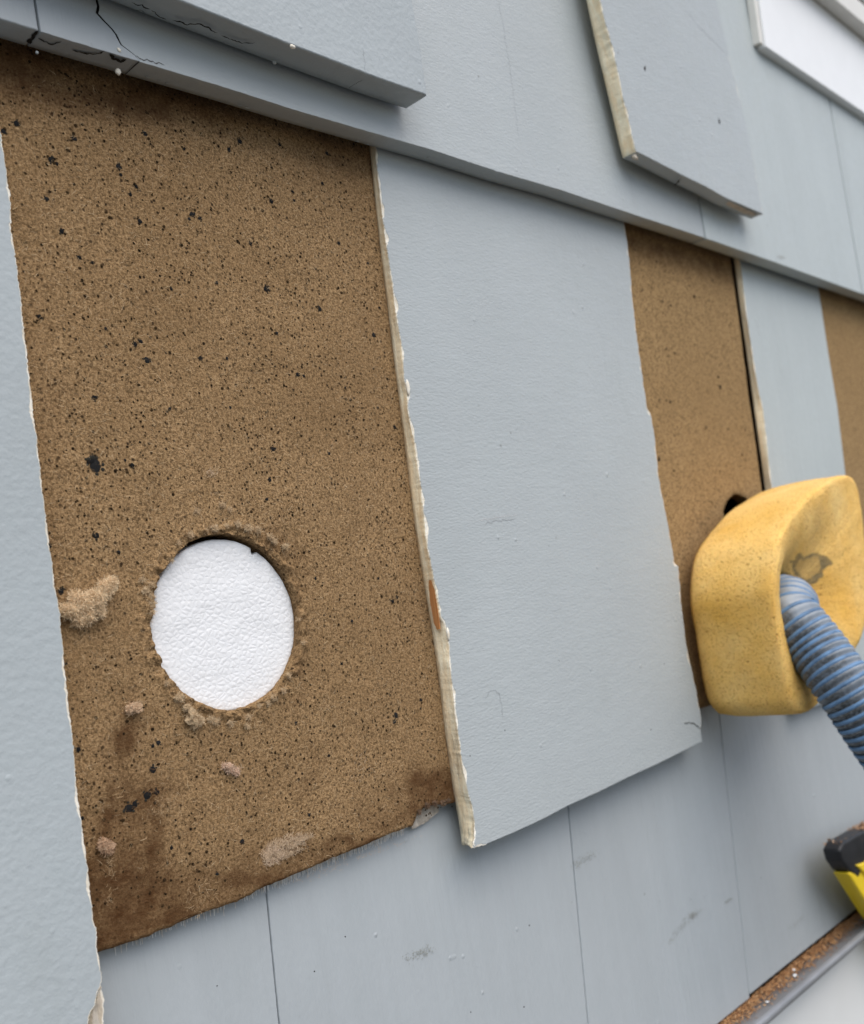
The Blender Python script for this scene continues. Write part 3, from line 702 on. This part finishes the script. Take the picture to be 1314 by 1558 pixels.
smear(Bc[3], [(1184, 390), (1191, 392)], 2.0, smudge, 9, a, b)

# ------------------------------------------------------------------ top row: long shingle, raised peeling shingle
zc = P(437, 65, .0345).z
def top_slab(pts, a, b, ba, mats, lab, seed, chip=.0010):
    pw = [(P(x, y, a, b).x, P(x, y, a, b).z, k) for x, y, k in pts]
    return pw
a1, b1 = .0345, 0
pts = [(-80, -155, 'c'), (100, -76, 'c'), (286, 0, 'c'), (437, 65, 'c'), (500, 91, 'c'), (570, 120, 'c'), (645, 148, 'c'), (640, 110, 'c'), (633, 60, 'c'), (621, -8, 'c')]
pw = [(P(x, y, a1-.004*max(0, (x-300)/345), 0).x, P(x, y, a1-.004*max(0, (x-300)/345), 0).z, k) for x, y, k in pts]
pw = pw+[(pw[-1][0]-.006, .5, 'c'), (pw[0][0], .5, 'c')]
TC = slab('shingle', pw, a1-.002, 0, .0185, 0, [paint_lump, paint_lump, paint_lump], wall, 'thick shingle top left with a cracked shaded underside', world=True, seed=50, ch=.0009)
zc = min(p[1] for p in pw)
zz = P(437, 65, a1-.002).z
for pl, w in (([(200, 3), (215, 8), (229, 13)], .0007), ([(228, 16), (240, 22), (252, 29)], .0006), ([(262, 31), (285, 36), (300, 36), (315, 41), (330, 50)], .0009), ([(336, 53), (352, 59), (368, 65), (388, 65)], .0006), ([(531, 134), (542, 126), (552, 121)], .0003), ([(205, 14), (222, 19)], .0003)):
    crackline(TC, pl, 0, 0, w*.6, 'crack', under=usd(zz-.0012), seed=w*1e5)
crackline(TC, [(552, 72), (554, 95), (556, 112)], a1-.002, 0, .0001, 'hairline', m=plain('hairline_grey', (.30, .32, .34)), seed=23)
for (px, py, r) in [(445, 71, 5), (417, 95, 4)]:
    p = P(px, py, .034 if r == 5 else .021); V, Fc = blob('', p, r*.00022, None, sc=(1.3, .6, .8), seed=px, rgh=.3); obj('paint_drip', V, Fc, primer if r == 5 else paint_roll, TC, None, True)

a2, b2 = .0300, 0
pts = [(906, -30, 'd'), (913, 0, 'd'), (921, 35, 'd'), (931, 70, 'd'), (938, 100, 'd'), (948, 150, 'd'), (957, 185, 'd'), (962, 210, 'd'), (968, 231, 'c'),
       (1000, 247, 'c'), (1040, 268, 'c'), (1075, 285, 'c'), (1105, 302, 'c'), (1161, 326, 'd'), (1152, 275, 'd'), (1143, 226, 'c'), (1129, 162, 'd'), (1109, 85, 'c'), (1090, 0, 'c'), (1082, -40, 'c')]
pw = [(P(x, y, a2).x, P(x, y, a2).z, k) for x, y, k in pts]
pw = [(pw[0][0]-.004, .52, 'd')]+pw+[(pw[-1][0], .52, 'c')]
UP = slab('shingle', pw, a2, 0, .0205, 0, [paint_roll, cream, primer], wall, 'raised shingle with a white peeling left edge and two nail holes', world=True, seed=60, chip=.0014, step=.0009)
for (px, py) in ((981, 105), (1094, 184)):
    p = P(px, py, a2); V, Fc = blob('', (p.x, p.y+.0001, p.z), .0011, None, sc=(1.1, .25, 2.0), seed=px, rgh=.7); obj('nail_hole', V, Fc, crack_m, UP)
crackline(UP, [(1042, 14), (1060, 38), (1085, 62), (1106, 84)], a2, 0, .00012, 'hairline', m=plain('hairline_grey', (.30, .32, .34)), seed=24)
zu = P(1075, 285, a2).z
us = usd(zu-.0012); us2 = usd(min(P(1105, 302, a2).z, P(1161, 326, a2).z)-.0006)
Vp = [us2(1108, 306), us2(1152, 326), us2(1146, 329), us2(1125, 322), us2(1104, 311)]
obj('bare_wood', Vp, [(0, 1, 2, 3, 4)], cream_dirty, UP)
crackline(UP, [(1025, 282), (1032, 276), (1036, 272)], 0, 0, .0008, 'crack', under=us, seed=25)
V, Fc = blob('', P(966, 240, a2-.001), .0016, None, sc=(1, .8, 1), seed=3, rgh=.8); obj('broken_corner', V, Fc, cream_dirty, UP, None, True)

# ------------------------------------------------------------------ white window trim, top right
trim = empty('window_trim', (1.1, -.02, .42), 'white window trim board and sill band in the top right corner', 'window trim')
aT = .0172
p0 = P(1164, 65, aT); p1 = P(1314, 175, aT); zt = (p0.z+p1.z)/2; ztop = P(1314, 62, aT).z
def box(name, x0, x1, y0, y1, z0, z1, m, parent, bev=.001):
    bm = bmesh.new(); bmesh.ops.create_cube(bm, size=1)
    for v in bm.verts: v.co = Vector(((x0+x1)/2+v.co.x*(x1-x0), (y0+y1)/2+v.co.y*(y1-y0), (z0+z1)/2+v.co.z*(z1-z0)))
    bmesh.ops.bevel(bm, geom=list(bm.edges), offset=bev, segments=2, affect='EDGES', profile=.7)
    bm.verts.index_update(); V = [v.co.copy() for v in bm.verts]; Fc = [tuple(v.index for v in f.verts) for f in bm.faces]; bm.free()
    return obj(name, V, Fc, m, parent)
box('apron_board', p0.x, 1.7, -aT, -.0095, zt, ztop, white_trim, trim)
box('edge_strip', p0.x-.006, p0.x-.0005, -aT+.0015, -.0095, zt+.002, .62, white_band, trim, .0008)
grey_band = plain('beige_sill_underside', (.48, .47, .42), .6, .05, 60, .0002)
rb_ = ray(1314, 62); rf_ = ray(1314, 46); sill = aT+.012
box('sill', p0.x-.0002, 1.7, -sill, -.012, ztop+.0006, ztop+.02, white_band, trim)
box('drip_groove', p0.x+.002, 1.7, -sill+.0015, -.012, ztop+.0206, ztop+.0235, plain('dark_groove', (.10, .10, .09), .8), trim, .0003)
box('window_frame', p0.x+.001, 1.7, -sill-.001, -.012, ztop+.024, .75, white_trim, trim)

# ------------------------------------------------------------------ metal ledge with debris, pale base below
metal = plain('weathered_grey_metal', (.30, .31, .325), .42, .15, 30, .0004, .35, .5)
ledge = empty('metal_ledge', (.8, -.012, -.288), 'grey metal drip ledge under the shingles, filled with brown crumbs', 'metal ledge')
zl = -.2862; prof = [(.004, zl), (-.016, zl), (-.0185, zl+.0012), (-.0205, zl+.0018), (-.0225, zl+.0008), (-.0232, zl-.0012), (-.0225, zl-.0035), (-.0205, zl-.0048), (-.0180, zl-.0044), (-.0172, zl-.0022), (.004, zl-.0018)]
V = []; Fc = []; n = len(prof); xs = [.3+i*.02 for i in range(60)]
for x in xs:
    for (y, z) in prof: V.append((x, y+.0004*N1(x*12, y*9), z+.0005*N1(x*9, 5)))
for k in range(len(xs)-1):
    for i in range(n):
        j = (i+1) % n; Fc.append((k*n+i, k*n+j, (k+1)*n+j, (k+1)*n+i))
obj('ledge_channel', V, Fc, metal, ledge, None, True)
V = []; Fc = []; col = []
for i in range(9000):
    x = random.uniform(.5, .98); y = -abs(random.gauss(0, .0055))+.0015
    if y < -.0155: continue
    y -= .0015; h = .0028*math.exp(-((y+.004)/.006)**2)*(.6+.8*N1(x*50, 3)); z = zl+.0006+max(0, h)*random.random()
    r = random.uniform(.0003, .0010); c = random.choice([(.42, .22, .10), (.50, .28, .13), (.33, .17, .08), (.58, .36, .19), (.24, .12, .06)])
    k = len(V); ax = Vector((random.gauss(0, 1), random.gauss(0, 1), random.gauss(0, .6))).normalized(); bx = ax.orthogonal().normalized(); cx_ = ax.cross(bx); q = Vector((x, y, z))
    V += [q+ax*r*1.4, q-ax*r*1.4, q+bx*r*.6, q-bx*r*.6, q+cx_*r*.5, q-cx_*r*.5]; col += [c]*6
    Fc += [(k, k+2, k+4), (k, k+4, k+3), (k, k+3, k+5), (k, k+5, k+2), (k+1, k+4, k+2), (k+1, k+3, k+4), (k+1, k+5, k+3), (k+1, k+2, k+5)]
tag(obj('debris', V, Fc, fibre_m, None, None, None, col), 'brown fibreboard crumbs lying along the metal ledge', 'debris', None, 'stuff')
for (px, py, r, lb) in [(1208, 1476, 3, 'upper'), (1209, 1485, 3.4, 'lower'), (1167, 1525, 2.5, '')]:
    rr = ray(px, py); t = (zl+.0008)/rr.z; p = Vector((rr.x*t, rr.y*t-D, zl+.0012))
    V, Fc = blob('', p, r*.00045, None, sc=(1.2, 1, .5), seed=px, rgh=.5)
    tag(obj('paint_flake', V, Fc, white_trim, None), {'upper': 'upper of two white paint flakes side by side on the metal ledge', 'lower': 'lower of two white paint flakes side by side on the metal ledge', '': 'lone white paint flake on the metal ledge near the bottom of the picture'}[lb], 'paint flake', 'white paint flakes on the ledge')
box('base_wall', .2, 1.7, -.006, .008, -1.4, zl-.0025, foot_wall, None, .0005)
tag(bpy.data.objects['base_wall'], 'smooth pale off-white wall face below the metal ledge', 'wall')

# ------------------------------------------------------------------ yellow sponge collar
sm, nt, b = mat('yellow_sponge', .85, .15); g = G(nt)
pn = g.noise(90, 2); v1 = g.vor(520); v2 = g.vor(240); v3 = g.vor(900)
holes = g.math('MAXIMUM', g.ramp(v1, .12, .30, .9, 0), g.math('MULTIPLY', g.ramp(v2, .1, .24, 1, 0), g.ramp(pn, .5, .6, 0, 1)))
holes = g.math('MAXIMUM', holes, g.ramp(v3, .1, .38, .65, 0))
big = g.noise(22, 3)
col = g.mix(g.ramp(big, .3, .7), (.90, .62, .23), (.78, .45, .10))
col = g.mix(g.math('MULTIPLY', holes, .75), col, (.40, .19, .04))
dirt = g.noise(35, 4)
col = g.mix(g.ramp(dirt, .55, .8, 0, .25), col, (.45, .33, .16))
# grime on the face round the hose slot
geo = nt.nodes.new('ShaderNodeNewGeometry')
nt.links.new(g.mix(g.math('MULTIPLY', g.attr('darkening', 'Fac'), g.ramp(dirt, .3, .6, .7, 1)), col, (.17, .135, .07)), b.inputs['Base Color'])
n = g.bump(g.math('MULTIPLY', holes, -1.), .0008, .7); n = g.bump(g.noise(600, 4, .7), .0009, .75, n); nt.links.new(n, b.inputs['Normal'])
b.inputs['Subsurface Weight'].default_value = .15; b.inputs['Subsurface Radius'].default_value = (.006, .003, .001); b.inputs['Subsurface Scale'].default_value = 1
of, ob = .066, .010
O = [(.5760, -.018), (.5775, -.045), (.5800, -.075), (.5840, -.090), (.5960, -.0965), (.625, -.094), (.660, -.083), (.690, -.068), (.712, -.052), (.726, -.030), (.731, .000), (.7325, .030), (.7300, .044), (.719, .0500), (.700, .0490), (.665, .0420), (.636, .0330), (.606, .0185), (.588, .0055)]
def cat(pts, t):
    n = len(pts); i = int(t*n) % n; f = t*n-int(t*n); p = [Vector((*pts[(i+k) % n], 0)) for k in (-1, 0, 1, 2)]
    return .5*((2*p[1])+(-p[0]+p[2])*f+(2*p[0]-5*p[1]+4*p[2]-p[3])*f*f+(-p[0]+3*p[1]-3*p[2]+p[3])*f**3)
K = 320; OO = [cat(O, i/K) for i in range(K)]
hp = P(1193, 912, .050); hc = Vector((hp.x, hp.z, 0))
mid = Vector((.655, -.022, 0))
V = []; at = []; rings = []
def wob(x, y, z): return Vector((N1(x*28, y*28, z*28), N1(x*28+9, y*28, z*28), N1(x*28, y*28+9, z*28)))*.0009
for y, ins in [(-ob, .10), (-ob, .03), (-ob-.003, .008), (-ob-.009, 0), (-.024, -.005), (-.034, -.008), (-.044, -.006), (-.053, -.001), (-.0605, -.001), (-.0638, .003), (-.0655, .010), (-.0662, .024), (-.0664, .05)]:
    k = len(V)
    for p in OO:
        q = p.lerp(mid, ins*1.25); V.append(Vector((q.x, y, q.y))+wob(q.x, y, q.y)); at.append(0)
    rings.append(k)
last = [Vector((v.x, v.z, 0)) for v in V[-K:]]; ylast = [v.y for v in V[-K:]]
M = 60
for m_ in range(1, M+1):
    t = m_/M; k = len(V)
    for i, p in enumerate(last):
        th = 6.2832*i/K; d = (p-hc).normalized(); hr_ = .0174+.0006*N1(d.x*2, d.y*2, 9)
        q = p.lerp(hc+d*hr_, t)
        dep = .018*(t**1.9)*(1-.2*max(0, d.x)) if t < 1 else .022
        w_ = wob(q.x, -.06, q.y)
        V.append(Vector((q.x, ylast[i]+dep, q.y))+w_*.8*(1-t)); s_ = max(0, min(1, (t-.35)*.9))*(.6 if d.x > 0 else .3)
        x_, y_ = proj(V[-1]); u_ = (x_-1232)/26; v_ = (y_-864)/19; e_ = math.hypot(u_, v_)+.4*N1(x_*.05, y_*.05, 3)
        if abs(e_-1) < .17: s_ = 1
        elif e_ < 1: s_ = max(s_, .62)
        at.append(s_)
    rings.append(k)
k = len(V)
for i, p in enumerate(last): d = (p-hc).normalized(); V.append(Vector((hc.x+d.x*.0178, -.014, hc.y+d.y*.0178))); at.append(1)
rings.append(k)
Fc = []
for r0, r1 in zip(rings, rings[1:]):
    for i in range(K): j = (i+1) % K; Fc.append((r0+i, r1+i, r1+j, r0+j))
Fc.append(tuple(rings[0]+i for i in range(K)))
sp = obj('sponge', V, Fc, sm, None, None, True, None, at)
tag(sp, 'yellow porous sponge pressed against the wall round the blue hose', 'sponge')
# cut slot beside the hose, with a dark folded liner
slot = []
sc0 = P(1232, 862, .048)
Vs = []; Fs = []
path = [(1203, 872), (1207, 858), (1216, 848), (1230, 844), (1245, 847), (1257, 855), (1255, 865), (1245, 876), (1236, 886), (1228, 892)]
pv = [P(x, y, .0535+.001*math.sin(i)) for i, (x, y) in enumerate(path)]
sl = [P(x, y, .0445) for x, y in path]
def tube(pts, r, n=10, rf=None, cap=True):
    V = []; Fc = []; up = Vector((0, 0, 1))
    for i, p in enumerate(pts):
        t = (pts[min(i+1, len(pts)-1)]-pts[max(i-1, 0)]).normalized()
        if i == 0: s = t.orthogonal().normalized()
        else: s = (s-t*s.dot(t)).normalized()
        u = t.cross(s); rr = rf(i) if rf else r
        for k in range(n): th = 6.28318*k/n; V.append(p+(s*math.cos(th)+u*math.sin(th))*rr)
        if i:
            for k in range(n): Fc.append(((i-1)*n+k, (i-1)*n+(k+1) % n, i*n+(k+1) % n, i*n+k))
    if cap: Fc.append(tuple(range(n-1, -1, -1))); Fc.append(tuple(len(V)-n+k for k in range(n)))
    return V, Fc
def cr3(pts, m):
    o = []; n = len(pts)
    for i in range(n-1):
        p = [pts[max(0, i-1)], pts[i], pts[i+1], pts[min(n-1, i+2)]]
        for k in range(m):
            f = k/m; o.append(.5*((2*p[1])+(-p[0]+p[2])*f+(2*p[0]-5*p[1]+4*p[2]-p[3])*f*f+(-p[0]+3*p[1]-3*p[2]+p[3])*f**3))
    o.append(pts[-1]); return o
rag = plain('dark_grimy_slot_edge', (.12, .095, .055), .85, .3, 300, .0004)

# ------------------------------------------------------------------ blue ribbed hose
hose = empty('hose', P(1262, 1030, .09), 'blue and grey ribbed vacuum hose pushed through the yellow sponge', 'hose')
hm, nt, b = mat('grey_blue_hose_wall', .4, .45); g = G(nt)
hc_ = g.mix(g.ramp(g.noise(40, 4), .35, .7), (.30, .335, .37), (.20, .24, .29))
nt.links.new(g.mix(g.math('MULTIPLY', g.attr('darkening', 'Fac'), g.ramp(g.noise(500, 3), .3, .6, .5, 1)), hc_, (.05, .052, .05)), b.inputs['Base Color'])
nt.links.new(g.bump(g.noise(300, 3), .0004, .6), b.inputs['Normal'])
rib_m = plain('blue_rib', (.10, .195, .335), .5, .3, 120, .0002, 0, .45)
ctl = [P(1185, 893, .030), P(1192, 916, .050), P(1205, 940, .062), P(1242, 986, .076), P(1288, 1050, .092), P(1342, 1130, .105), P(1410, 1225, .118), P(1490, 1340, .13), P(1580, 1480, .14)]
# let it enter the wall hole
ctl = [Vector((hc.x, -.012, hc.y))]+ctl[1:]
path = cr3(ctl, 40)
# resample evenly
ev = [path[0]]; acc = 0; st = .0005
for i in range(1, len(path)):
    seg = (path[i]-path[i-1]).length; q = path[i-1]
    while acc+seg >= st:
        f = (st-acc)/seg; q = q.lerp(path[i], f); ev.append(q); seg = (path[i]-q).length; acc = 0
        if seg < 1e-9: break
    acc += seg
R0 = .0168; pitch = 11
V, Fc = tube(ev, R0, 40, rf=lambda i: R0+.0007*math.cos(2*math.pi*i/pitch))
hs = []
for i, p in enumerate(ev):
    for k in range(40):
        d = (V[i*40+k]-p).normalized(); hs.append(max(0, min(1, (-d.x*.75-d.z*.55+.15)*1.1+.5*N1(V[i*40+k].x*90, V[i*40+k].y*90, V[i*40+k].z*90))))  # hose wall darker towards its lower left side
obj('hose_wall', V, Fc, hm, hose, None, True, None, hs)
# separate raised ribs (one object each)
base = None; nrib = 0
for i in range(30, len(ev)-3, pitch):
    p = ev[i]; t = (ev[i+1]-ev[i-1]).normalized()
    if base is None:
        V = []; Fc = []; n1, n2 = 36, 6
        for u in range(n1):
            a_ = 6.28318*u/n1
            for w_ in range(n2): b_ = 6.28318*w_/n2; rr = R0+.0001+.0008*math.cos(b_); V.append((rr*math.cos(a_), rr*math.sin(a_), .0015*math.sin(b_)))
        for u in range(n1):
            for w_ in range(n2): Fc.append((u*n2+w_, ((u+1) % n1)*n2+w_, ((u+1) % n1)*n2+(w_+1) % n2, u*n2+(w_+1) % n2))
        base = bpy.data.meshes.new('rib'); base.from_pydata(V, [], Fc); base.materials.append(rib_m); base.polygons.foreach_set('use_smooth', [True]*len(Fc))
    o = bpy.data.objects.new('rib', base); C.objects.link(o); o.parent = hose; o.location = p-hose.location
    o.rotation_mode = 'QUATERNION'; o.rotation_quaternion = t.to_track_quat('Z', 'Y'); nrib += 1
    if nrib > 60: break

# ------------------------------------------------------------------ yellow and black tool on the ledge
tool = empty('hand_tool', P(1290, 1400, .05), 'yellow tool with a black crumb-covered end, cut off by the right edge', 'hand tool')
blk = plain('black_rubber', (.015, .016, .018), .45, .3, 80, .0003, 0, .4)
yel = plain('yellow_plastic', (.80, .58, .02), .38, .04, 40, .0001, 0, .45)
def prism(name, pts, o0, o1, m, parent, bev=.003, push=0):
    bm = bmesh.new(); B = [P(x, y, o1) for x, y in pts]; A = [Vector((v.x, -o0, v.z)) for v in B]
    va = [bm.verts.new(v) for v in A]; vb = [bm.verts.new(v) for v in B]; n = len(A)
    bm.faces.new(va); bm.faces.new(vb[::-1])
    for i in range(n): bm.faces.new((va[i], vb[i], vb[(i+1) % n], va[(i+1) % n]))
    bmesh.ops.recalc_face_normals(bm, faces=list(bm.faces))
    bmesh.ops.bevel(bm, geom=list(bm.edges), offset=bev, segments=4, affect='EDGES', profile=.6)
    bm.verts.index_update(); V = [v.co.copy() for v in bm.verts]; Fc = [tuple(v.index for v in f.verts) for f in bm.faces]; bm.free()
    return obj(name, V, Fc, m, parent, None, True)
prism('black_end', [(1250, 1292), (1256, 1280), (1285, 1264), (1330, 1244), (1400, 1226), (1420, 1286), (1325, 1296), (1290, 1308), (1280, 1334), (1264, 1322), (1254, 1308)], .031, .018, blk, tool, .0025)
prism('yellow_body', [(1265, 1326), (1280, 1322), (1284, 1300), (1325, 1288), (1415, 1272), (1435, 1400), (1345, 1440), (1306, 1390)], .0305, .0185, yel, tool, .002)
prism('body_rib', [(1296, 1316), (1336, 1303), (1416, 1290), (1421, 1310), (1331, 1350)], .0325, .029, yel, tool, .0015)
V = []; Fc = []; col = []
for i in range(3000):
    t = random.random(); px = 1254+t*90; py = 1288-t*44+random.gauss(0, 3)+4*math.sin(t*9)
    q = P(px, py-2, .018); q.y -= random.uniform(.000, .012); q.z += .0003; r = random.uniform(.0003, .0007); c = random.choice([(.42, .24, .13), (.52, .31, .18), (.30, .17, .10), (.6, .42, .28)])
    k = len(V); V += [q+Vector((random.gauss(0, r), random.gauss(0, r), random.gauss(0, r))) for _ in range(4)]; col += [c]*4; Fc += [(k, k+1, k+2), (k, k+2, k+3), (k+1, k+3, k+2), (k, k+3, k+1)]
tag(obj('debris', V, Fc, fibre_m, None, None, None, col), 'brown fibre crumbs heaped on the black end of the tool', 'debris', None, 'stuff')
